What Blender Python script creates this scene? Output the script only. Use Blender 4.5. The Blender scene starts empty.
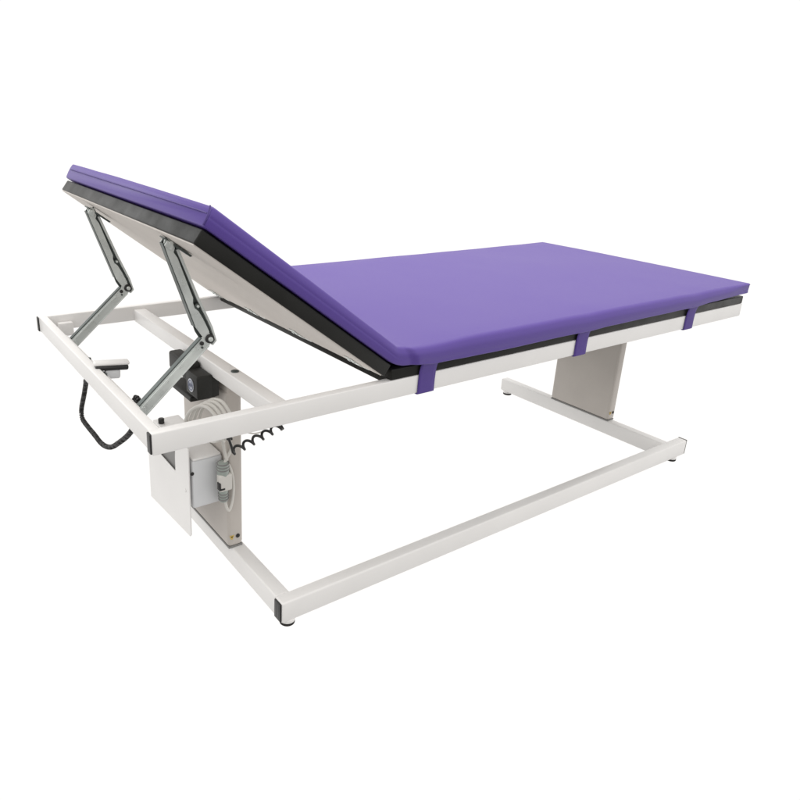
import bpy, bmesh, math, random
from mathutils import Vector, Matrix
random.seed(4)
sc = bpy.context.scene
COL = sc.collection

# ---------------------------------------------------------------- camera
cd = bpy.data.cameras.new("camera")
cam = bpy.data.objects.new("camera", cd)
COL.objects.link(cam)
cam.matrix_world = Matrix((
    (0.8247603, 0.1556224, -0.5436470, -0.33479),
    (-0.5643396, 0.2876070, -0.7738236, -0.97376),
    (0.0359324, 0.9450206, 0.3250307, 1.02466),
    (0, 0, 0, 1)))
cd.sensor_width = 36.0
cd.lens = 680.93 / 800 * 36.0
cd.shift_x = (400 - 333.16) / 800
cd.shift_y = -(400 - 360.20) / 800
cd.clip_start = 0.02
cd.clip_end = 400
sc.camera = cam

# ---------------------------------------------------------------- world: a white studio, bright backdrop side, dimmer room side
w = bpy.data.worlds.new("World")
sc.world = w
w.use_nodes = True
nt = w.node_tree
for n in list(nt.nodes):
    nt.nodes.remove(n)
out = nt.nodes.new("ShaderNodeOutputWorld")
bg = nt.nodes.new("ShaderNodeBackground")
tc = nt.nodes.new("ShaderNodeTexCoord")
dot = nt.nodes.new("ShaderNodeVectorMath"); dot.operation = 'DOT_PRODUCT'
dot.inputs[1].default_value = (0.575, 0.818, 0.0)
mr = nt.nodes.new("ShaderNodeMapRange")
mr.interpolation_type = 'SMOOTHSTEP'
mr.inputs['From Min'].default_value = -0.55
mr.inputs['From Max'].default_value = 0.10
WORLD_FRONT, BACK_LOW, BACK_HIGH = 1.05, 0.26, 1.28
mr.inputs['To Min'].default_value = 0.0
mr.inputs['To Max'].default_value = 1.0
sep = nt.nodes.new("ShaderNodeSeparateXYZ")
mz = nt.nodes.new("ShaderNodeMapRange"); mz.interpolation_type = 'SMOOTHSTEP'
mz.inputs['From Min'].default_value = -0.35; mz.inputs['From Max'].default_value = 0.35
mz.inputs['To Min'].default_value = BACK_LOW; mz.inputs['To Max'].default_value = BACK_HIGH
mixs = nt.nodes.new("ShaderNodeMix"); mixs.data_type = 'FLOAT'
mixs.inputs[3].default_value = WORLD_FRONT
nt.links.new(tc.outputs['Generated'], sep.inputs['Vector'])
nt.links.new(sep.outputs['Z'], mz.inputs['Value'])
nt.links.new(mz.outputs['Result'], mixs.inputs[2])
bg.inputs['Color'].default_value = (1.0, 0.985, 0.965, 1)
nt.links.new(tc.outputs['Generated'], dot.inputs[0])
nt.links.new(dot.outputs['Value'], mr.inputs['Value'])
nt.links.new(mr.outputs['Result'], mixs.inputs[0])
nt.links.new(mixs.outputs[0], bg.inputs['Strength'])
nt.links.new(bg.outputs['Background'], out.inputs['Surface'])

def area_lamp(name, loc, target, sx, sy, power, color):
    ld = bpy.data.lights.new(name, 'AREA')
    ld.shape = 'RECTANGLE'; ld.size = sx; ld.size_y = sy
    ld.energy = power; ld.color = color
    o = bpy.data.objects.new(name, ld); COL.objects.link(o)
    o.location = loc
    o.rotation_euler = (Vector(target) - Vector(loc)).to_track_quat('-Z', 'Y').to_euler()
    return o
area_lamp("ceiling_softbox", (1.2, 0.9, 2.9), (1.0, 0.4, 0.5), 2.4, 1.6, 38, (1.0, 0.98, 0.95))
area_lamp("added_fill_softbox", (-0.95, 2.1, 1.76), (0.1, 0.4, 0.86), 1.2, 1.0, 7.5, (0.97, 0.99, 1.0))  # added lamp, puts a sheen on the deck's head end

sc.view_settings.view_transform = 'Standard'
sc.view_settings.look = 'None'
sc.view_settings.exposure = 0.0
sc.view_settings.gamma = 1.0
sc.view_settings.use_curve_mapping = False

# ---------------------------------------------------------------- materials
def mat(name, col, rough=0.5, metal=0.0, spec=0.5, noise=0.0, nscale=40, bump=0.0, bscale=300, rvar=0.0, coat=0.0):
    m = bpy.data.materials.new(name); m.use_nodes = True
    t = m.node_tree; b = t.nodes['Principled BSDF']
    b.inputs['Base Color'].default_value = (*col, 1)
    b.inputs['Roughness'].default_value = rough
    b.inputs['Metallic'].default_value = metal
    b.inputs['Specular IOR Level'].default_value = spec
    if coat:
        b.inputs['Coat Weight'].default_value = coat
        b.inputs['Coat Roughness'].default_value = 0.25
    geo = t.nodes.new('ShaderNodeTexCoord')
    if noise or rvar:
        nz = t.nodes.new('ShaderNodeTexNoise')
        nz.inputs['Scale'].default_value = nscale
        nz.inputs['Detail'].default_value = 5
        t.links.new(geo.outputs['Object'], nz.inputs['Vector'])
        if noise:
            r = t.nodes.new('ShaderNodeMapRange')
            r.inputs['From Min'].default_value = 0.3; r.inputs['From Max'].default_value = 0.7
            r.inputs['To Min'].default_value = 1 - noise; r.inputs['To Max'].default_value = 1 + noise
            t.links.new(nz.outputs['Fac'], r.inputs['Value'])
            mx = t.nodes.new('ShaderNodeVectorMath'); mx.operation = 'SCALE'
            mx.inputs[0].default_value = col
            t.links.new(r.outputs['Result'], mx.inputs['Scale'])
            t.links.new(mx.outputs['Vector'], b.inputs['Base Color'])
        if rvar:
            r2 = t.nodes.new('ShaderNodeMapRange')
            r2.inputs['From Min'].default_value = 0.3; r2.inputs['From Max'].default_value = 0.7
            r2.inputs['To Min'].default_value = rough - rvar; r2.inputs['To Max'].default_value = rough + rvar
            t.links.new(nz.outputs['Fac'], r2.inputs['Value'])
            t.links.new(r2.outputs['Result'], b.inputs['Roughness'])
    if bump:
        nb = t.nodes.new('ShaderNodeTexNoise')
        nb.inputs['Scale'].default_value = bscale
        nb.inputs['Detail'].default_value = 3
        t.links.new(geo.outputs['Object'], nb.inputs['Vector'])
        bp_ = t.nodes.new('ShaderNodeBump')
        bp_.inputs['Strength'].default_value = bump
        bp_.inputs['Distance'].default_value = 0.001
        t.links.new(nb.outputs['Fac'], bp_.inputs['Height'])
        t.links.new(bp_.outputs['Normal'], b.inputs['Normal'])
    return m

M = dict(
    white=mat("white_powder_coat", (0.85, 0.836, 0.822), 0.36, spec=0.45, noise=0.02, nscale=9, bump=0.12, bscale=700),
    beige=mat("shade_toned_powder_coat", (0.53, 0.492, 0.455), 0.45, spec=0.3, noise=0.03, nscale=12, bump=0.15, bscale=700),  # frame paint toned warm grey for the shade on the columns
    purple=mat("purple_vinyl", (0.100, 0.057, 0.298), 0.44, spec=0.34, noise=0.008, nscale=3, bump=0.22, bscale=520, rvar=0.015),
    purple_seam=mat("purple_seam_thread", (0.085, 0.05, 0.24), 0.6),
    purple_strap=mat("purple_webbing", (0.092, 0.055, 0.265), 0.6, spec=0.3, noise=0.04, nscale=60, bump=0.5, bscale=900),
    black_vinyl=mat("black_vinyl", (0.013, 0.013, 0.0115), 0.42, spec=0.22, noise=0.15, nscale=20, bump=0.25, bscale=420, rvar=0.08),
    black=mat("black_plastic", (0.018, 0.017, 0.017), 0.4, spec=0.5, noise=0.1, nscale=40),
    motor=mat("motor_black", (0.02, 0.02, 0.018), 0.55, spec=0.35, bump=0.3, bscale=500),
    rubber=mat("black_rubber", (0.022, 0.02, 0.019), 0.7, spec=0.3),
    board=mat("underside_board", (0.64, 0.595, 0.555), 0.6, spec=0.3, noise=0.05, nscale=5, bump=0.1, bscale=400),
    steel=mat("zinc_plated_steel", (0.68, 0.715, 0.695), 0.30, metal=0.5, noise=0.10, nscale=30, bump=0.1, bscale=500, rvar=0.08),
    dark_steel=mat("dark_steel", (0.10, 0.115, 0.11), 0.42, metal=0.7, noise=0.15, nscale=40),
    box=mat("grey_plastic_box", (0.72, 0.73, 0.745), 0.45, spec=0.4, noise=0.02, nscale=15),
    greybox=mat("mid_grey_plastic", (0.22, 0.215, 0.21), 0.5),
    cable=mat("pale_grey_cable", (0.66, 0.64, 0.60), 0.5, spec=0.4),
    clear=mat("grey_green_plastic", (0.34, 0.38, 0.35), 0.2, spec=0.6),
    yellow=mat("yellow_sticker", (0.62, 0.44, 0.10), 0.5),
    brown=mat("dark_brown_print", (0.09, 0.06, 0.02), 0.6),
    silver=mat("silver_badge", (0.55, 0.57, 0.62), 0.35, metal=0.3),
    badge_dark=mat("badge_blue_grey", (0.16, 0.18, 0.26), 0.4),
)

# ---------------------------------------------------------------- helpers
def link(name, bm, m, parent=None, angle=32, smooth=True):
    bmesh.ops.recalc_face_normals(bm, faces=bm.faces[:])
    me = bpy.data.meshes.new(name)
    bm.to_mesh(me); bm.free()
    if smooth:
        me.polygons.foreach_set('use_smooth', [True] * len(me.polygons))
        me.set_sharp_from_angle(angle=math.radians(angle))
    ms = m if isinstance(m, (list, tuple)) else [m]
    for x in ms:
        me.materials.append(x)
    o = bpy.data.objects.new(name, me)
    COL.objects.link(o)
    if parent:
        o.parent = parent
    return o

def merge(bm, tmp, mi=0):
    for f in tmp.faces:
        f.material_index = mi
    me = bpy.data.meshes.new("tmp"); tmp.to_mesh(me); tmp.free()
    bm.from_mesh(me); bpy.data.meshes.remove(me)

def box(bm, x0, x1, y0, y1, z0, z1, bev=0.002, seg=2, mi=0, mtx=None):
    t = bmesh.new()
    bmesh.ops.create_cube(t, size=1)
    for v in t.verts:
        v.co = Vector(((x0 + x1) / 2 + v.co.x * (x1 - x0), (y0 + y1) / 2 + v.co.y * (y1 - y0), (z0 + z1) / 2 + v.co.z * (z1 - z0)))
    if bev:
        bmesh.ops.bevel(t, geom=t.edges[:], offset=bev, segments=seg, profile=0.5, affect='EDGES')
    if mtx is not None:
        bmesh.ops.transform(t, matrix=mtx, verts=t.verts)
    merge(bm, t, mi)

def cyl(bm, p0, p1, r, n=24, bev=0.0, mi=0, r2=None):
    p0, p1 = Vector(p0), Vector(p1)
    d = p1 - p0
    t = bmesh.new()
    bmesh.ops.create_cone(t, cap_ends=True, segments=n, radius1=r, radius2=r if r2 is None else r2, depth=d.length)
    if bev:
        es = [e for e in t.edges if abs(abs(e.verts[0].co.z) - d.length / 2) < 1e-6 and abs(e.verts[0].co.z - e.verts[1].co.z) < 1e-6]
        bmesh.ops.bevel(t, geom=es, offset=bev, segments=3, profile=0.5, affect='EDGES')
    m = Matrix.Translation((p0 + p1) / 2) @ d.to_track_quat('Z', 'Y').to_matrix().to_4x4()
    bmesh.ops.transform(t, matrix=m, verts=t.verts)
    merge(bm, t, mi)

def poly_plate(bm, pts, to3, depth_vec, bev=0.0008, mi=0):
    """2-D outline -> plate: to3 maps (u,v) to 3-D, extruded along depth_vec."""
    t = bmesh.new()
    vs = [t.verts.new(to3(u, v)) for u, v in pts]
    f = t.faces.new(vs)
    r = bmesh.ops.extrude_face_region(t, geom=[f])
    nv = [g for g in r['geom'] if isinstance(g, bmesh.types.BMVert)]
    bmesh.ops.translate(t, vec=Vector(depth_vec), verts=nv)
    bmesh.ops.recalc_face_normals(t, faces=t.faces[:])
    if bev:
        es = [e for e in t.edges if len(e.link_faces) == 2]
        bmesh.ops.bevel(t, geom=es, offset=bev, segments=1, profile=0.5, affect='EDGES')
    merge(bm, t, mi)

def catmull(pts, n=12):
    P = [Vector(p) for p in pts]
    P = [P[0] * 2 - P[1]] + P + [P[-1] * 2 - P[-2]]
    outp = []
    for i in range(1, len(P) - 2):
        a, b, c, d = P[i - 1:i + 3]
        for k in range(n):
            t = k / n
            outp.append(0.5 * ((2 * b) + (c - a) * t + (2 * a - 5 * b + 4 * c - d) * t * t + (3 * b - a - 3 * c + d) * t ** 3))
    outp.append(P[-2].copy())
    return outp

def frames(path):
    T = []
    for i in range(len(path)):
        a = path[max(0, i - 1)]; b = path[min(len(path) - 1, i + 1)]
        T.append((b - a).normalized())
    n = T[0].orthogonal().normalized()
    N = []
    for t in T:
        n = (n - t * n.dot(t))
        n.normalize()
        N.append(n.copy())
    return T, N

def tube(bm, path, r, k=8, mi=0):
    T, N = frames(path)
    rings = []
    for p, t, n in zip(path, T, N):
        b = t.cross(n)
        rings.append([bm.verts.new(p + (n * math.cos(a) + b * math.sin(a)) * r) for a in [2 * math.pi * j / k for j in range(k)]])
    for r0, r1 in zip(rings, rings[1:]):
        for j in range(k):
            f = bm.faces.new((r0[j], r0[(j + 1) % k], r1[(j + 1) % k], r1[j])); f.material_index = mi
    f = bm.faces.new(rings[0][::-1]); f.material_index = mi
    f = bm.faces.new(rings[-1]); f.material_index = mi

def resample(path, step):
    out_ = [path[0].copy()]; acc = 0.0
    for a, b in zip(path, path[1:]):
        L = (b - a).length
        if L < 1e-9: continue
        pos = step - acc
        while pos <= L:
            out_.append(a + (b - a) * (pos / L)); pos += step
        acc = (acc + L) % step if step else 0
    return out_

def helix_along(path, radius, pitch, per=12):
    path = resample(path, pitch / per)
    T, N = frames(path)
    res = []
    for i, (p, t, n) in enumerate(zip(path, T, N)):
        b = t.cross(n); a = 2 * math.pi * i / per
        res.append(p + (n * math.cos(a) + b * math.sin(a)) * radius)
    return res

def empty(name, loc, label, cat):
    o = bpy.data.objects.new(name, None); COL.objects.link(o)
    o.location = loc; o.empty_display_size = 0.1
    o['label'] = label; o['category'] = cat
    return o

# ---------------------------------------------------------------- dimensions (metres)
L, W, H = 1.90, 0.805, 0.5475
TH, TW = 0.0396, 0.0195             # upper tube
BH, BW = 0.0515, 0.0314             # base tube
ZB = 0.0735                         # top of the base
BX0, BX1, BY0, BY1 = 0.2735, 1.8407, 0.0433, 0.7714

# ---------------------------------------------------------------- the bench
bench = empty("changing_bench", (0, 0, 0), "purple padded changing bench with raised backrest on a white steel frame", "changing bench")

# base: near long rail, head and foot cross rails
bm = bmesh.new()
box(bm, BX0, BX1 - 0.003, BY0, BY0 + BW, ZB - BH, ZB, 0.0045, 3)
box(bm, BX0 + 0.0005, BX0 + BW + 0.004, BY0 + BW - 0.002, BY1, ZB - BH + 0.0006, ZB - 0.0004, 0.0045, 3)
FX0 = 1.7405
box(bm, FX0, FX0 + BW, BY0 + BW - 0.002, BY1, ZB - BH + 0.0006, ZB - 0.0004, 0.0045, 3)
base = link("base_frame", bm, M['white'], bench)
for x in (BX0,):
    bm = bmesh.new()
    box(bm, x - 0.0035, x + 0.001, BY0 + 0.0022, BY0 + BW - 0.0022, ZB - BH + 0.003, ZB - 0.003, 0.0022, 3)
    # moulded ribs on the cap's face
    for k in range(2):
        yy = BY0 + 0.011 + k * 0.009
        box(bm, x - 0.0037, x - 0.003, yy - 0.0012, yy + 0.0012, ZB - BH + 0.007, ZB - 0.007, 0.0004, 1)
    link("end_cap", bm, M['black'], base)
bm = bmesh.new()
box(bm, BX1 - 0.0032, BX1 + 0.001, BY0 + 0.0008, BY0 + BW - 0.0004, ZB - BH + 0.001, ZB + 0.0006, 0.0018, 2)
ec = link("end_cap", bm, M['greybox'], base); ec['label'] = "grey end cap"
for (x, y) in ((BX0, BY1), (FX0, BY1)):
    bm = bmesh.new()
    box(bm, x + 0.002, x + BW - 0.002, BY1 - 0.001, BY1 + 0.003, ZB - BH + 0.003, ZB - 0.003, 0.0015, 2)
    link("end_cap", bm, M['white'], base)
for (x, y) in ((BX0 + 0.022, BY0 + 0.0157), (BX1 - 0.055, BY0 + 0.0157), (BX0 + 0.0157, BY1 - 0.022), (FX0 + 0.0157, BY1 - 0.022)):
    bm = bmesh.new()
    cyl(bm, (x, y, 0.0085), (x, y, 0.0165), 0.0170, 32, 0.0025, 0)
    cyl(bm, (x, y, 0.0160), (x, y, ZB - BH + 0.002), 0.0172, 32, 0.001, 1)
    link("rubber_foot", bm, [M['rubber'], M['white']], base)

# upper frame: two long rails, head rail, foot rail
bm = bmesh.new()
for (y0, y1) in ((0, TW), (W - TW, W)):
    box(bm, 0, L, y0, y1, H - TH, H, 0.0025, 3)
box(bm, 0.0012, 0.0205, TW - 0.002, W - TW + 0.002, H - TH + 0.0006, H - 0.0005, 0.0025, 3)
box(bm, L - TW, L - 0.0012, TW - 0.002, W - TW + 0.002, H - TH + 0.0006, H - 0.0005, 0.0025, 3)
box(bm, 1.735, 1.775, TW - 0.002, W - TW + 0.002, H - TH + 0.0006, H - 0.002, 0.0025, 3)
upper = link("top_frame", bm, M['white'], bench)
for y in (0.0, W - TW):
    bm = bmesh.new()
    box(bm, -0.003, 0.001, y + 0.0022, y + TW - 0.0018, H - TH + 0.0018, H - 0.0018, 0.0016, 3)
    link("end_cap", bm, M['black'], upper)
# corner gusset on the inside of the far rail
bm = bmesh.new()
box(bm, 0.0405, 0.077, W - TW - 0.018, W - TW + 0.001, 0.4945, 0.5295, 0.003, 2)
link("corner_gusset", bm, M['white'], upper)

# angle strip welded to the inside of the head rail, with its bolts
bm = bmesh.new()
box(bm, 0.0195, 0.0330, 0.150, 0.655, 0.5270, 0.5320, 0.001, 2)
link("angle_strip", bm, M['white'], upper)
for y in (0.452, 0.352, 0.340):
    bm = bmesh.new()
    cyl(bm, (0.0275, y, 0.5315), (0.0275, y, 0.5365), 0.0046, 12, 0.0008)
    link("bolt", bm, M['dark_steel'], upper)

# cross rail that carries the lifting column
bm = bmesh.new()
box(bm, 0.240, 0.2712, TW - 0.002, W - TW + 0.002, 0.5055, 0.5392, 0.003, 3)
xb = link("cross_rail", bm, M['white'], bench)
bm = bmesh.new()
cyl(bm, (0.2575, 0.2195, 0.5385), (0.2575, 0.2195, 0.5412), 0.0085, 20, 0.001)
cyl(bm, (0.2575, 0.2195, 0.5410), (0.2575, 0.2195, 0.5425), 0.0045, 6)
link("bolt", bm, M['dark_steel'], xb)

# lifting columns
def column(x, top, name):
    bm = bmesh.new()
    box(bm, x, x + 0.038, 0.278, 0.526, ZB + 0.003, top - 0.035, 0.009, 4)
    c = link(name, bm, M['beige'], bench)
    bm = bmesh.new()
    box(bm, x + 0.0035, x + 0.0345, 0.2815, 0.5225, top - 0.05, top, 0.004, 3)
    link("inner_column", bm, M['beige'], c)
    bm = bmesh.new()
    box(bm, x + 0.0008, x + 0.0372, 0.2790, 0.5250, ZB - 0.001, ZB + 0.0045, 0.001, 1)
    link("column_shadow_strip", bm, M['greybox'], c)  # dark strip drawn for the shadow line at the column's foot
    # screw on the narrow face, warning sticker on the corner
    bm = bmesh.new()
    cyl(bm, (x + 0.0235, 0.2785, 0.1035), (x + 0.0235, 0.2760, 0.1035), 0.0052, 20, 0.0008)
    cyl(bm, (x + 0.0235, 0.2762, 0.1035), (x + 0.0235, 0.2752, 0.1035), 0.0025, 6)
    link("screw", bm, M['black'], c)
    bm = bmesh.new()
    a = 0.0062
    zc, xc = 0.1035, x + 0.0083
    tri = [(-a, a * 0.75), (a, a * 0.75), (0.3 * a, -a), (-0.3 * a, -a)]
    poly_plate(bm, tri, lambda u, v: Vector((xc + u, 0.2779, zc + v)), (0, -0.0006, 0), 0.0002, 0)
    tri2 = [(-a * .55, a * .42), (a * .55, a * .42), (0, -a * .35)]
    poly_plate(bm, tri2, lambda u, v: Vector((xc + u, 0.2772, zc + v)), (0, -0.0003, 0), 0.0, 1)
    link("warning_sticker", bm, [M['yellow'], M['brown']], c)
    return c
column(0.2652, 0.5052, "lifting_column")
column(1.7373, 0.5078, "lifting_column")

# ---- decks
A = math.radians(36.1)
d = Vector((-math.cos(A), 0, math.sin(A)))      # hinge -> head, along the backrest
nrm = Vector((math.sin(A), 0, math.cos(A)))     # up out of the backrest
P0 = Vector((0.083, 0, 0.850))                  # deck bottom at the head end
BLEN = 0.487
def back_pt(s, y, t):                           # s metres down from the head end, t metres above the deck bottom
    return P0 - d * s + nrm * t + Vector((0, y, 0))
BM = Matrix((( -d.x, 0, nrm.x, P0.x), (-d.y, 1, nrm.y, 0), (-d.z, 0, nrm.z, P0.z), (0, 0, 0, 1)))   # local (s, y, t)
def twist(bm, extra=0.0):
    """the raised section sits a few millimetres higher on its far side"""
    for v in bm.verts:
        s_ = (v.co - P0).dot(-d)
        k = max(0.0, 1 - s_ / BLEN) if v.co.x < 0.5 else 0.0
        t_ = (v.co - P0).dot(nrm)
        lift = 0.0095 * max(0, v.co.y / W) * min(1.0, k)
        v.co += nrm * (lift + extra * max(0, v.co.y / W) * min(1.0, k) * max(0, (t_ - 0.024) / 0.036))
bm = bmesh.new()
box(bm, 0, BLEN, 0.0, W, -0.0032, 0.0236, 0.0025, 3, mtx=BM)
twist(bm)
BU = BM @ Matrix.Translation((0, 0, -0.0032))   # the deck's underside
back = link("backrest_deck", bm, M['black_vinyl'], bench)
bm = bmesh.new()
box(bm, 0.002, BLEN - 0.006, 0.003, W - 0.003, -0.0022, 0.001, 0.0008, 1, mtx=BU)
twist(bm)
link("underside_board", bm, M['board'], back)
# hinge leaves at the fold, under the deck
for y in (0.08, 0.30, 0.52, 0.73):
    bm = bmesh.new()
    box(bm, BLEN - 0.040, BLEN - 0.004, y - 0.014, y + 0.014, -0.0036, -0.0018, 0.0005, 1, mtx=BU)
    for k in (-0.008, 0.008):
        c0 = back_pt(BLEN - 0.026, y + k, -0.0068); c1 = back_pt(BLEN - 0.026, y + k, -0.0088)
        cyl(bm, c0, c1, 0.004, 12)
    cyl(bm, (0.4895, y - 0.014, 0.5530), (0.4895, y + 0.014, 0.5530), 0.0035, 14)
    link("hinge", bm, M['steel'], back)

bm = bmesh.new()
box(bm, 0.4925, 1.8985, 0.001, W - 0.001, H + 0.0005, 0.5712, 0.0025, 3)
box(bm, 0.4935, 0.516, TW + 0.001, W - TW - 0.001, H - 0.0120, H + 0.0020, 0.002, 2)
seat = link("seat_deck", bm, M['black_vinyl'], bench)

# ---- mattress: one folded pad
STRAPS = [(0.5635, 0.6130), (1.0750, 1.1250), (1.5725, 1.6220)]
def lerp(a, b, t): return a + (b - a) * t
topA, botA = P0 + d * 0.0086 + nrm * 0.060, P0 + d * 0.0048 + nrm * 0.0262
# station list along the pad: (bottom point, top point, s)
stations = []
kink_b = Vector((0.512, 0, 0.5735)); kink_t = Vector((0.5125, 0, 0.6160))
bdir = -d
n1 = 26
for i in range(n1):
    t = i / n1
    stations.append((botA + bdir * (t * 0.478), topA + bdir * (t * 0.478)))
# rounded fold: quadratic bezier for both sides
e_b, e_t = botA + bdir * 0.478, topA + bdir * 0.478
f_b, f_t = Vector((0.560, 0, 0.5735)), Vector((0.585, 0, 0.6145))
def meet(p):      # where the backrest line reaches the flat line's height
    return p
c_b = e_b + bdir * ((e_b.z - 0.5735) / math.sin(A)); c_t = e_t + bdir * ((e_t.z - 0.6145) / math.sin(A))
for i in range(24):
    t = i / 24
    q = lambda a, b, c: a * (1 - t) ** 2 + b * 2 * t * (1 - t) + c * t * t
    stations.append((q(e_b, c_b, f_b), q(e_t, c_t, f_t)))
n3 = 90
for i in range(n3 + 1):
    t = i / n3
    stations.append((Vector((lerp(f_b.x, 1.902, t), 0, 0.5735)), Vector((lerp(f_t.x, 1.906, t), 0, lerp(0.6145, 0.6125, t)))))

def sag(x):
    """how far the straps pull the near bottom edge of the flat part down, and how it lifts between them"""
    v = 0.0
    for a, b in STRAPS:
        c = (a + b) / 2
        v = max(v, math.exp(-((x - c) / 0.05) ** 2))
    return v
EDGE = [(0.50, 0.5770), (0.545, 0.5765), (0.60, 0.5705), (0.70, 0.5675), (0.80, 0.5665), (1.00, 0.5680), (1.10, 0.5672), (1.20, 0.5695), (1.40, 0.5712), (1.58, 0.5722), (1.70, 0.5765), (1.88, 0.5815), (2.0, 0.5830)]
def edge_z(x):
    for (a, za), (b, zb) in zip(EDGE, EDGE[1:]):
        if x <= b:
            t = max(0, (x - a) / (b - a)); t = t * t * (3 - 2 * t)
            return lerp(za, zb, t) - 0.0012 * sag(x)
    return EDGE[-1][1]
def ring(bot, top, end=0.0, s=0, flat=False):
    th = (top - bot)
    pts = []
    h = th.length
    y0, y1 = -0.009, W + 0.009
    fl_ = min(1.0, max(0.0, (bot.x - 0.44) / 0.12)) * min(1.0, max(0.0, (1.90 - bot.x) / 0.15))
    rt, rb = lerp(0.0070, 0.0155, fl_), 0.0055
    prof = []                # (y, v) v in metres from bottom
    k = 6
    def bul(v):              # side bulge
        u = v / h
        return (0.0045 if bot.x < 1.80 else 0.0045 - 0.004 * min(1, (bot.x - 1.80) / 0.09)) * math.sin(math.pi * min(max(u, 0), 1)) - 0.002
    # near side from bottom to top
    prof.append((y0 + rb, 0.0))
    for j in range(1, k):
        a = math.pi / 2 * j / k
        prof.append((y0 + rb - rb * math.sin(a), rb - rb * math.cos(a)))
    side = [rb + (h - rt - rb) * q for q in (0.0, 0.25, 0.44, 0.50, 0.56, 0.8, 1.0)]
    for q, v in enumerate(side):
        prof.append((y0 - bul(v) + (0.0007 * (1 - fl_) if q == 3 else 0), v))
    for j in range(1, k + 1):
        a = math.pi / 2 * j / k
        prof.append((y0 + rt - rt * math.cos(a), h - rt + rt * math.sin(a)))
    mid = len(prof)
    inner = []
    for q in range(1, 12):
        y = lerp(y0 + rt, y1 - rt, q / 12)
        inner.append((y, h + 0.0015 * math.sin(math.pi * q / 12)))
    far = [(W - y, v) for (y, v) in reversed(prof)]
    under = []
    for q in range(1, 8):
        under.append((lerp(y1 - rb, y0 + rb, q / 8), 0.0))
    full = prof + inner + far + under
    u = th / h
    res = []
    for (y, v) in full:
        yy = y
        vv = v
        if end:               # rounded ends: pull ring in towards its middle
            vv = h / 2 + (v - h / 2) * (1 - end * 0.11)
            yy = W / 2 + (y - W / 2) * (1 - end * 0.0045)
        p = bot + u * vv + Vector((0, yy, 0))
        if flat:
            near = max(0.0, 1 - max(0.0, yy + 0.009) / 0.05)
            low = 1 - v / h
            fade = min(1.0, max(0.0, (bot.x - 0.515) / 0.03))
            p.z += near * low * (edge_z(bot.x) - 0.5735) * fade
            a_ = min(1.0, max(0.0, (bot.x - 0.506 - 0.030 * (1 - v / h)) / 0.014)); a_ = a_ * a_ * (3 - 2 * a_)
            p.y -= near * 0.0075 * a_ * (0.35 + 0.65 * math.exp(-max(0.0, bot.x - 0.545) / 0.09)) * min(1.0, max(0.0, (1.9 - bot.x) / 0.3))
            p.z -= near * (v / h) * 0.0022 * sag(bot.x) * fade
        res.append(p)
    return res
bm = bmesh.new()
rings = []
N = len(stations)
ends = {0: 0.9, N - 1: 0.9}
def add_ring(b, t, e, f):
    rings.append([bm.verts.new(p) for p in ring(b, t, e, 0, f)])
# head-end rounding
b0, t0 = stations[0]
for off, e in ((0.0, 1.0), (0.0007, 0.55), (0.0020, 0.18), (0.0040, 0.02)):
    add_ring(b0 - d * off, t0 - d * off, e, False)
for i in range(1, N - 1):
    b_, t_ = stations[i]
    add_ring(b_, t_, 0, b_.x > 0.5 and i > n1 + 5)
bN, tN = stations[-1]
for off, e in ((0.0040, 0.02), (0.0020, 0.18), (0.0007, 0.55), (0.0, 1.0)):
    o = Vector((off, 0, 0))
    add_ring(bN - o, tN - o, e, True)
K = len(rings[0])
for r0, r1 in zip(rings, rings[1:]):
    for j in range(K):
        bm.faces.new((r0[j], r0[(j + 1) % K], r1[(j + 1) % K], r1[j]))
bm.faces.new(rings[0][::-1]); bm.faces.new(rings[-1])
# the foam is not perfectly even: broad, shallow unevenness in the cover
from mathutils import noise as mn
for v in bm.verts:
    q = Vector((v.co.x * 5.0, v.co.y * 5.0, v.co.z * 5.0))
    v.co.z += 0.0008 * mn.noise(q) + 0.0003 * mn.noise(q * 3.1)
# far foot corner sits a little further out than the near one
for v in bm.verts:
    if v.co.x > 1.2:
        t = (v.co.x - 1.2) / 0.7
        v.co.x += 0.030 * t * t * (v.co.y / W)
        v.co.y += 0.006 * t * max(0, v.co.y / W)
# seams: thread lines along the head end and up its corners
sm = bmesh.new()
def seam(pts, r=0.0011):
    tube(sm, [Vector(p) for p in pts], r, 6)
hh = (topA - botA).length; hu = (topA - botA).normalized()
face = botA + d * 0.0003
seam([face + hu * (hh * 0.63) + Vector((0, y, 0)) + d * 0.0016 * (1 if 0.02 < y < W - 0.02 else 0) for y in [W * q / 30 for q in range(31)]], 0.0012)
seam([botA + d * (0.0012 + 0.003 * q) + hu * (hh * q) + Vector((0, -0.0062 - 0.0034 * math.sin(math.pi * q), 0)) for q in [0.05 + 0.91 * j / 12 for j in range(13)]], 0.0014)
twist(bm, 0.004); twist(sm, 0.003)
mattress = link("mattress", bm, M['purple'], bench, angle=60)
link("seam", sm, M['purple_seam'], mattress)

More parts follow.
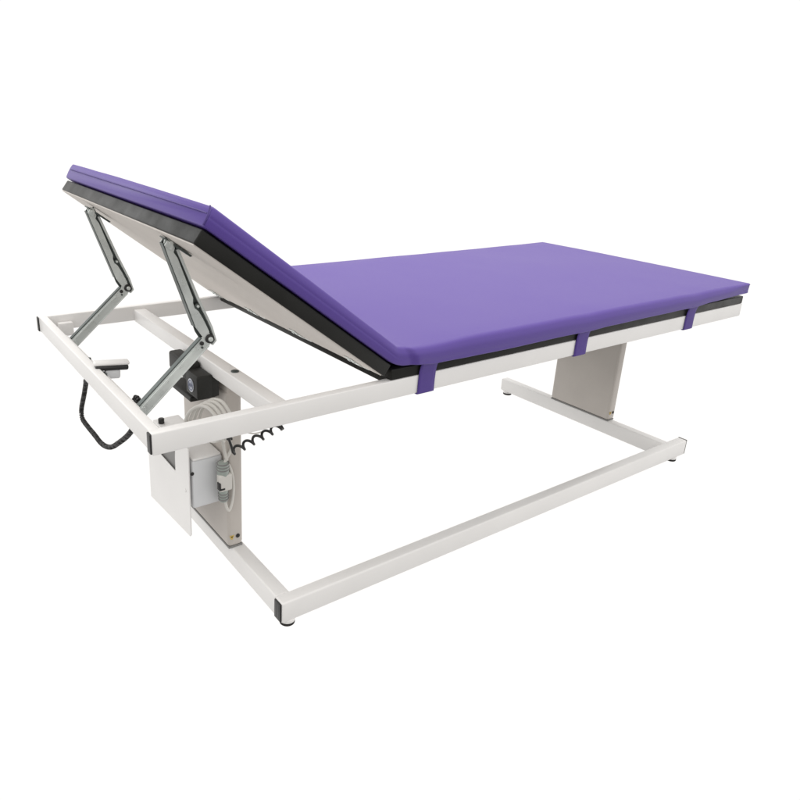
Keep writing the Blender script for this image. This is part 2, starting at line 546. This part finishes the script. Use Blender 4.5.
# straps
for (a, b) in STRAPS:
    bm = bmesh.new()
    c = (a + b) / 2
    prof = [(0.006, 0.5650), (-0.0040, 0.5725), (-0.0068, 0.5770), (-0.0060, 0.5700), (-0.0034, 0.5600), (-0.0024, 0.5480), (-0.0020, 0.5300), (-0.0022, 0.5090), (-0.0012, 0.5068), (0.0030, 0.5066), (0.0190, 0.5068)]
    prof = prof[2:]
    prof = [(-0.0030, 0.5830), (-0.0072, 0.5780), (-0.0076, 0.5730)] + prof[1:]
    path = catmull([(0, y, z) for y, z in prof], 5)
    rows = []
    for i, p in enumerate(path):
        t = i / (len(path) - 1)
        wa, wb = a + 0.002 * (1 - t), b - 0.0035 * min(1, t * 1.6)
        sk = -0.0015 * t
        rows.append([bm.verts.new((lerp(wa, wb, q / 6) + sk, p.y - 0.0006 * math.sin(math.pi * q / 6), p.z)) for q in range(7)])
    for r0, r1 in zip(rows, rows[1:]):
        for j in range(6):
            bm.faces.new((r0[j], r0[j + 1], r1[j + 1], r1[j]))
    o = link("strap", bm, M['purple_strap'], mattress, angle=60)
    sol = o.modifiers.new("thick", 'SOLIDIFY'); sol.thickness = 0.0016; sol.offset = 0

# ---------------------------------------------------------------- backrest support struts
def strut(y):
    """elbow strut in the plane y: lower channel, ratchet upper arm, pivots, brackets"""
    E = Vector((0.1725, y, 0.6370)); Bp = Vector((0.0330, y, 0.5120)); Tp = Vector((0.1065, y, 0.8225))
    root_bm = bmesh.new()
    def axes(p, q):
        u = (q - p).normalized()
        v = Vector((u.z, 0, -u.x))
        if v.x < 0: v = -v
        return u, v
    # lower arm: C channel with the web towards the near side
    u, v = axes(Bp, E); ln = (E - Bp).length
    to = lambda a, b, yy: Bp + u * a + v * b + Vector((0, yy, 0))
    wd = 0.0115
    outline = [(-0.012, -wd), (ln + 0.002, -wd), (ln + 0.011, -wd * 0.4), (ln + 0.012, wd * 0.3), (ln + 0.004, wd), (-0.012, wd)]
    poly_plate(root_bm, outline, lambda a, b: to(a, b, -0.0085), (0, 0.0022, 0), 0.0005)
    for sgn in (-1, 1):
        o2 = [(-0.012, sgn * wd - 0.0013), (ln - 0.006, sgn * wd - 0.0013), (ln - 0.006, sgn * wd + 0.0013), (-0.012, sgn * wd + 0.0013)]
        poly_plate(root_bm, o2, lambda a, b: to(a, b, -0.0090), (0, 0.0115, 0), 0.0004, 1 if sgn < 0 else 0)
    # raised bead along the web
    o3 = [(0.004, -0.0075), (ln - 0.03, -0.0075), (ln - 0.026, -0.0030), (0.004, -0.0030)]
    poly_plate(root_bm, o3, lambda a, b: to(a, b, -0.0110), (0, 0.0027, 0), 0.0004)
    lower = link("support_strut", root_bm, [M['steel'], M['dark_steel']], bench)
    bm = bmesh.new()
    box(bm, 0.0185, 0.046, y - 0.0125, y - 0.0102, 0.4990, 0.5270, 0.0006, 1)
    box(bm, 0.0185, 0.046, y + 0.0102, y + 0.0125, 0.4990, 0.5270, 0.0006, 1)
    box(bm, 0.0185, 0.0205, y - 0.0125, y + 0.0125, 0.4990, 0.5270, 0.0006, 1)
    cyl(bm, Bp + Vector((0, -0.016, 0)), Bp + Vector((0, 0.016, 0)), 0.004, 14)
    link("mounting_bracket", bm, M['steel'], lower)
    bm = bmesh.new()
    q = to(ln - 0.018, 0.003, 0)
    cyl(bm, q + Vector((0, -0.0105, 0)), q + Vector((0, -0.008, 0)), 0.0022, 12)
    link("rivet", bm, M['dark_steel'], lower)
    # upper arm
    u, v = axes(Tp, E); lu = (E - Tp).length
    tu = lambda a, b, yy: Tp + u * a + v * b + Vector((0, yy, 0))
    bm = bmesh.new()
    # backing channel, dark steel stands in for the shadow inside the ratchet
    o = [(-0.006, -0.0105), (0.02, -0.0125), (lu * 0.5, -0.013), (lu - 0.022, -0.0145), (lu + 0.002, -0.010), (lu + 0.013, 0.001), (lu + 0.010, 0.012), (lu - 0.01, 0.0155), (lu * 0.5, 0.0125), (0.02, 0.0105), (-0.006, 0.0085)]
    poly_plate(bm, o, lambda a, b: tu(a, b, -0.0010), (0, 0.0022, 0), 0.0004, 1)
    # front plate, notched round the rivet
    o = [(-0.009, -0.007), (-0.004, -0.0105), (0.02, -0.0118), (lu * 0.5, -0.0120), (lu - 0.032, -0.0128), (lu - 0.012, -0.0080), (lu + 0.004, -0.0020),
         (lu + 0.008, 0.0040), (lu - 0.014, 0.0085), (lu - 0.040, 0.0065), (lu * 0.70, 0.0035), (lu * 0.655, -0.0010), (lu * 0.60, -0.0005), (lu * 0.56, 0.0030), (0.030, 0.0030), (0.018, 0.0000), (0.012, 0.0050), (-0.004, 0.0065), (-0.010, 0.001)]
    poly_plate(bm, o, lambda a, b: tu(a, b, -0.0092), (0, 0.0022, 0), 0.0004, 0)
    # left flange
    o = [(-0.004, -0.0128), (lu - 0.034, -0.0145), (lu - 0.034, -0.0128), (-0.004, -0.0110)]
    poly_plate(bm, o, lambda a, b: tu(a, b, -0.0088), (0, 0.0160, 0), 0.0003, 1)
    # right-hand strip (the outer leg of the ratchet)
    o = [(0.016, 0.0060), (lu * 0.60, 0.0090), (lu - 0.02, 0.0140), (lu + 0.008, 0.0130), (lu + 0.014, 0.004), (lu + 0.016, 0.006), (lu + 0.011, 0.0160), (lu - 0.018, 0.0182), (lu * 0.60, 0.0142), (0.016, 0.0112)]
    poly_plate(bm, o, lambda a, b: tu(a, b, -0.0090), (0, 0.0155, 0), 0.0003, 0)
    upper_arm = link("upper_arm", bm, [M['steel'], M['dark_steel']], lower)
    bm = bmesh.new()
    q = tu(lu * 0.645, 0.0045, 0)
    cyl(bm, q + Vector((0, -0.0125, 0)), q + Vector((0, 0.004, 0)), 0.0050, 18, 0.001, 1)
    cyl(bm, q + Vector((0, -0.0145, 0)), q + Vector((0, -0.012, 0)), 0.0026, 14, 0.0005, 0)
    link("rivet", bm, [M['steel'], M['dark_steel']], lower)
    bm = bmesh.new()
    q = E + v * 0.004
    cyl(bm, q + Vector((0, -0.0125, 0)), q + Vector((0, 0.012, 0)), 0.0088, 24, 0.001, 1)
    cyl(bm, q + Vector((0, -0.0165, 0)), q + Vector((0, -0.012, 0)), 0.0046, 18, 0.001, 0)
    q = E - v * 0.0135 + u * 0.0015
    cyl(bm, q + Vector((0, -0.0115, 0)), q + Vector((0, 0.008, 0)), 0.0040, 16, 0.0006, 1)
    link("elbow_pivot", bm, [M['steel'], M['black']], lower)
    # bracket under the deck
    s0 = (Tp - P0).dot(-d)
    bm = bmesh.new()
    box(bm, s0 - 0.008, s0 + 0.007, y - 0.0135, y - 0.0115, -0.0150, -0.0015, 0.0009, 2, mi=1, mtx=BU)
    box(bm, s0 - 0.008, s0 + 0.007, y + 0.0100, y + 0.0122, -0.0150, -0.0015, 0.0009, 2, mi=1, mtx=BU)
    box(bm, s0 - 0.014, s0 + 0.046, y - 0.0135, y + 0.0122, -0.0046, -0.0021, 0.0006, 1, mtx=BU)
    box(bm, s0 + 0.006, s0 + 0.044, y - 0.0150, y - 0.0130, -0.0062, -0.0021, 0.0006, 1, mtx=BU)
    cyl(bm, Tp + Vector((0, -0.015, 0)), Tp + Vector((0, 0.014, 0)), 0.0042, 14, 0.0006, 1)
    link("deck_bracket", bm, [M['dark_steel'], M['steel']], lower)
    return lower
strut(0.170)
strut(0.635)

# ---------------------------------------------------------------- motor and control box
bm = bmesh.new()
box(bm, 0.2030, 0.2392, 0.2885, 0.3500, 0.4605, 0.5130, 0.004, 3)
box(bm, 0.2300, 0.2545, 0.2890, 0.3495, 0.4610, 0.5048, 0.003, 2)
box(bm, 0.2060, 0.2380, 0.3480, 0.4560, 0.4830, 0.5250, 0.006, 3)
box(bm, 0.2120, 0.2640, 0.3500, 0.4800, 0.4320, 0.4440, 0.002, 1)
box(bm, 0.2350, 0.2660, 0.3300, 0.4000, 0.4420, 0.4850, 0.002, 1)
motor = link("lift_motor", bm, M['motor'], bench)
bm = bmesh.new()
t = bmesh.new()
bmesh.ops.create_circle(t, cap_ends=True, segments=36, radius=1)
bmesh.ops.transform(t, matrix=Matrix.Translation((0.2026, 0.3205, 0.4855)) @ Matrix(((0, 0, -1, 0), (0.0145, 0, 0, 0), (0, 0.0150, 0, 0), (0, 0, 0, 1))), verts=t.verts)
r = bmesh.ops.extrude_face_region(t, geom=t.faces[:])
bmesh.ops.translate(t, vec=(-0.0012, 0, 0), verts=[g for g in r['geom'] if isinstance(g, bmesh.types.BMVert)])
merge(bm, t, 0)
for (ry, rz, y, z) in ((0.0105, 0.0110, 0.3205, 0.4855),):
    ringp = [Vector((0.2012, y + ry * math.cos(a), z + rz * math.sin(a))) for a in [2 * math.pi * k / 30 for k in range(31)]]
    tube(bm, ringp, 0.0012, 6, 1)
tube(bm, catmull([(0.2012, 0.3275, 0.4810), (0.2012, 0.3225, 0.4905), (0.2012, 0.3185, 0.4815), (0.2012, 0.3140, 0.4900)], 8), 0.0011, 6, 1)
link("badge", bm, [M['silver'], M['badge_dark']], motor)

# control box behind its cover plate
bm = bmesh.new()
box(bm, 0.1905, 0.2640, 0.3005, 0.5480, 0.1930, 0.3120, 0.005, 3)
cbox = link("control_box", bm, M['box'], bench)
bm = bmesh.new()
box(bm, 0.1915, 0.2600, 0.2990, 0.5460, 0.3125, 0.3190, 0.003, 2)
link("lid", bm, M['white'], cbox)
bm = bmesh.new()
plate = [(0.560, 0.099), (0.306, 0.1215), (0.301, 0.128), (0.300, 0.346), (0.340, 0.346), (0.356, 0.342), (0.368, 0.331), (0.377, 0.312), (0.380, 0.290), (0.380, 0.258), (0.384, 0.2545), (0.560, 0.259)]
poly_plate(bm, plate, lambda u, v: Vector((0.1845, u, v)), (-0.0028, 0, 0), 0.0006)
cover = link("cover_plate", bm, M['white'], cbox)
bm = bmesh.new()
cyl(bm, (0.1818, 0.3230, 0.2330), (0.1803, 0.3230, 0.2330), 0.0042, 16, 0.0006)
link("screw", bm, M['white'], cover)
bm = bmesh.new()
cyl(bm, (0.1900, 0.3012, 0.2830), (0.1900, 0.2995, 0.2830), 0.0042, 16, 0.0005)
link("plug_hole", bm, M['black'], cbox)
bm = bmesh.new()
box(bm, 0.1875, 0.1900, 0.3400, 0.5300, 0.2300, 0.3110, 0.0006, 1)
link("backing_plate", bm, M['greybox'], cbox)
bm = bmesh.new()
cyl(bm, (0.203, 0.516, 0.318), (0.203, 0.516, 0.332), 0.0075, 18, 0.002)
link("cable_gland", bm, M['black'], cbox)

# ---------------------------------------------------------------- looped mains cable
cab = empty("looped_cable", (0.22, 0.24, 0.45), "pale grey cable hanging in bunched loops beside the head column", "cable")
inv = Matrix.Translation((-0.22, -0.24, -0.45))
def link_local(name, bm, m, parent, mtx, **k):
    bmesh.ops.transform(bm, matrix=mtx, verts=bm.verts)
    return link(name, bm, m, parent, **k)
bm = bmesh.new()
for i in range(4):
    q = i * 0.0105
    dy = random.uniform(-0.002, 0.002)
    pts = [(0.176 + q, 0.300 + dy, 0.405), (0.178 + q, 0.290 + dy, 0.430), (0.181 + q, 0.268 + dy, 0.453 + q * .25), (0.186 + q, 0.236, 0.4715 + q * .25),
           (0.192 + q, 0.206, 0.4750 + q * .2), (0.198 + q, 0.182, 0.460), (0.203 + q, 0.176, 0.432), (0.206 + q, 0.196, 0.408), (0.208 + q * .6, 0.230, 0.388), (0.204 + q * .5, 0.268, 0.386), (0.184 + q, 0.296 + dy, 0.400)]
    tube(bm, catmull(pts, 8), 0.0036, 8)
pts = [(0.216, 0.200, 0.405), (0.232, 0.225, 0.385), (0.2480, 0.262, 0.362), (0.2560, 0.272, 0.335), (0.2600, 0.270, 0.312)]
tube(bm, catmull(pts, 8), 0.0036, 8)
pts = [(0.214, 0.235, 0.395), (0.246, 0.255, 0.385), (0.264, 0.262, 0.360), (0.270, 0.268, 0.338), (0.262, 0.272, 0.318), (0.2540, 0.274, 0.300)]
tube(bm, catmull(pts, 8), 0.0036, 8)
pts = [(0.236, 0.250, 0.390), (0.262, 0.262, 0.375), (0.290, 0.262, 0.378), (0.322, 0.258, 0.368), (0.345, 0.250, 0.372)]
tube(bm, catmull(pts, 8), 0.0016, 6)
# long narrow loop that drops beside the plug
pts = [(0.2480, 0.274, 0.302), (0.2640, 0.272, 0.300), (0.2735, 0.270, 0.270), (0.2755, 0.270, 0.235), (0.2720, 0.270, 0.205), (0.2660, 0.271, 0.184), (0.2610, 0.272, 0.186), (0.2560, 0.273, 0.205), (0.2520, 0.274, 0.222)]
tube(bm, catmull(pts, 8), 0.0034, 8)
link_local("cable_loops", bm, M['cable'], cab, inv)
bm = bmesh.new()
cyl(bm, (0.2520, 0.2735, 0.262), (0.2520, 0.2735, 0.308), 0.0135, 24, 0.004)
cyl(bm, (0.2520, 0.2735, 0.210), (0.2520, 0.2735, 0.246), 0.0105, 24, 0.003)
for z in (0.215, 0.222, 0.229, 0.290, 0.297, 0.304):
    cyl(bm, (0.2520, 0.2735, z), (0.2520, 0.2735, z + 0.003), 0.0122 if z < 0.25 else 0.0145, 24, 0.001, 1)
link_local("plug_sleeve", bm, [M['clear'], M['greybox']], cab, inv)
bm = bmesh.new()
box(bm, 0.2380, 0.2690, 0.2600, 0.2800, 0.2400, 0.2820, 0.0045, 3)
link_local("plug_body", bm, M['cable'], cab, inv)
bm = bmesh.new()
box(bm, 0.2380, 0.2500, 0.2585, 0.2620, 0.2455, 0.2500, 0.001, 1)
box(bm, 0.2360, 0.2400, 0.2590, 0.2720, 0.2455, 0.2640, 0.001, 1)
link_local("plug_switch", bm, M['black'], cab, inv)

# ---------------------------------------------------------------- hand control with its coiled cord
hc = empty("hand_control", (0.06, 0.36, 0.53), "white and black hand control with coiled black cord hooked inside the head rail", "hand control")
inv = Matrix.Translation((-0.06, -0.36, -0.53))
HS = Matrix.Translation((0.060, 0.350, 0.5475)) @ Matrix.Rotation(math.radians(-8), 4, 'Z') @ Matrix.Rotation(math.radians(4), 4, 'Y')
bm = bmesh.new()
box(bm, -0.050, 0.020, -0.011, 0.011, 0.001, 0.009, 0.004, 3, mtx=HS)
link_local("housing", bm, M['white'], hc, inv)
bm = bmesh.new()
box(bm, -0.047, 0.018, -0.0110, 0.0110, -0.0095, 0.0015, 0.004, 3, mtx=HS)
link_local("back_shell", bm, M['black'], hc, inv)
bm = bmesh.new()
box(bm, -0.028, 0.002, -0.009, 0.009, -0.028, -0.008, 0.004, 2, mtx=HS)
link_local("hook", bm, M['box'], hc, inv)
cord_pts = [(0.040, 0.365, 0.518), (0.034, 0.44, 0.490), (0.036, 0.520, 0.462), (0.043, 0.560, 0.437), (0.045, 0.594, 0.397), (0.045, 0.632, 0.345), (0.045, 0.628, 0.322), (0.045, 0.590, 0.3185), (0.045, 0.533, 0.3195), (0.045, 0.471, 0.3205),
            (0.045, 0.408, 0.339), (0.045, 0.345, 0.375), (0.045, 0.259, 0.434), (0.044, 0.205, 0.490), (0.045, 0.214, 0.523), (0.047, 0.196, 0.523), (0.047, 0.172, 0.488), (0.055, 0.120, 0.476), (0.090, 0.090, 0.474), (0.130, 0.083, 0.477), (0.166, 0.080, 0.479), (0.176, 0.080, 0.462)]
bm = bmesh.new()
hp = helix_along(catmull(cord_pts, 10), 0.0040, 0.0056, 12)
tube(bm, hp, 0.0020, 6)
# stretched end: wide open loops under the near rail
a0, a1 = Vector((0.184, 0.080, 0.4365)), Vector((0.285, 0.080, 0.4650))
n = 5
pp = []
axis = (a1 - a0); Ls = axis.length; ax = axis.normalized(); up = Vector((-ax.z, 0, ax.x)); sd = Vector((0, 1, 0))
R_ = 0.0068
for i in range(n * 20 + 1):
    th = 2 * math.pi * i / 20
    c = a0 + ax * (Ls * i / (n * 20))
    pp.append(c + ax * (-0.0020 * math.sin(th)) + up * (-R_ * math.cos(th)) + sd * (R_ * math.sin(th)))
tube(bm, [Vector((0.174, 0.080, 0.464)), Vector((0.178, 0.079, 0.450)), Vector((0.181, 0.079, 0.436))] + pp + [a1 + ax * 0.004 + up * -0.009, Vector((0.292, 0.115, 0.475)), Vector((0.285, 0.16, 0.49))], 0.0027, 8)
link_local("coiled_cord", bm, M['black'], hc, inv)
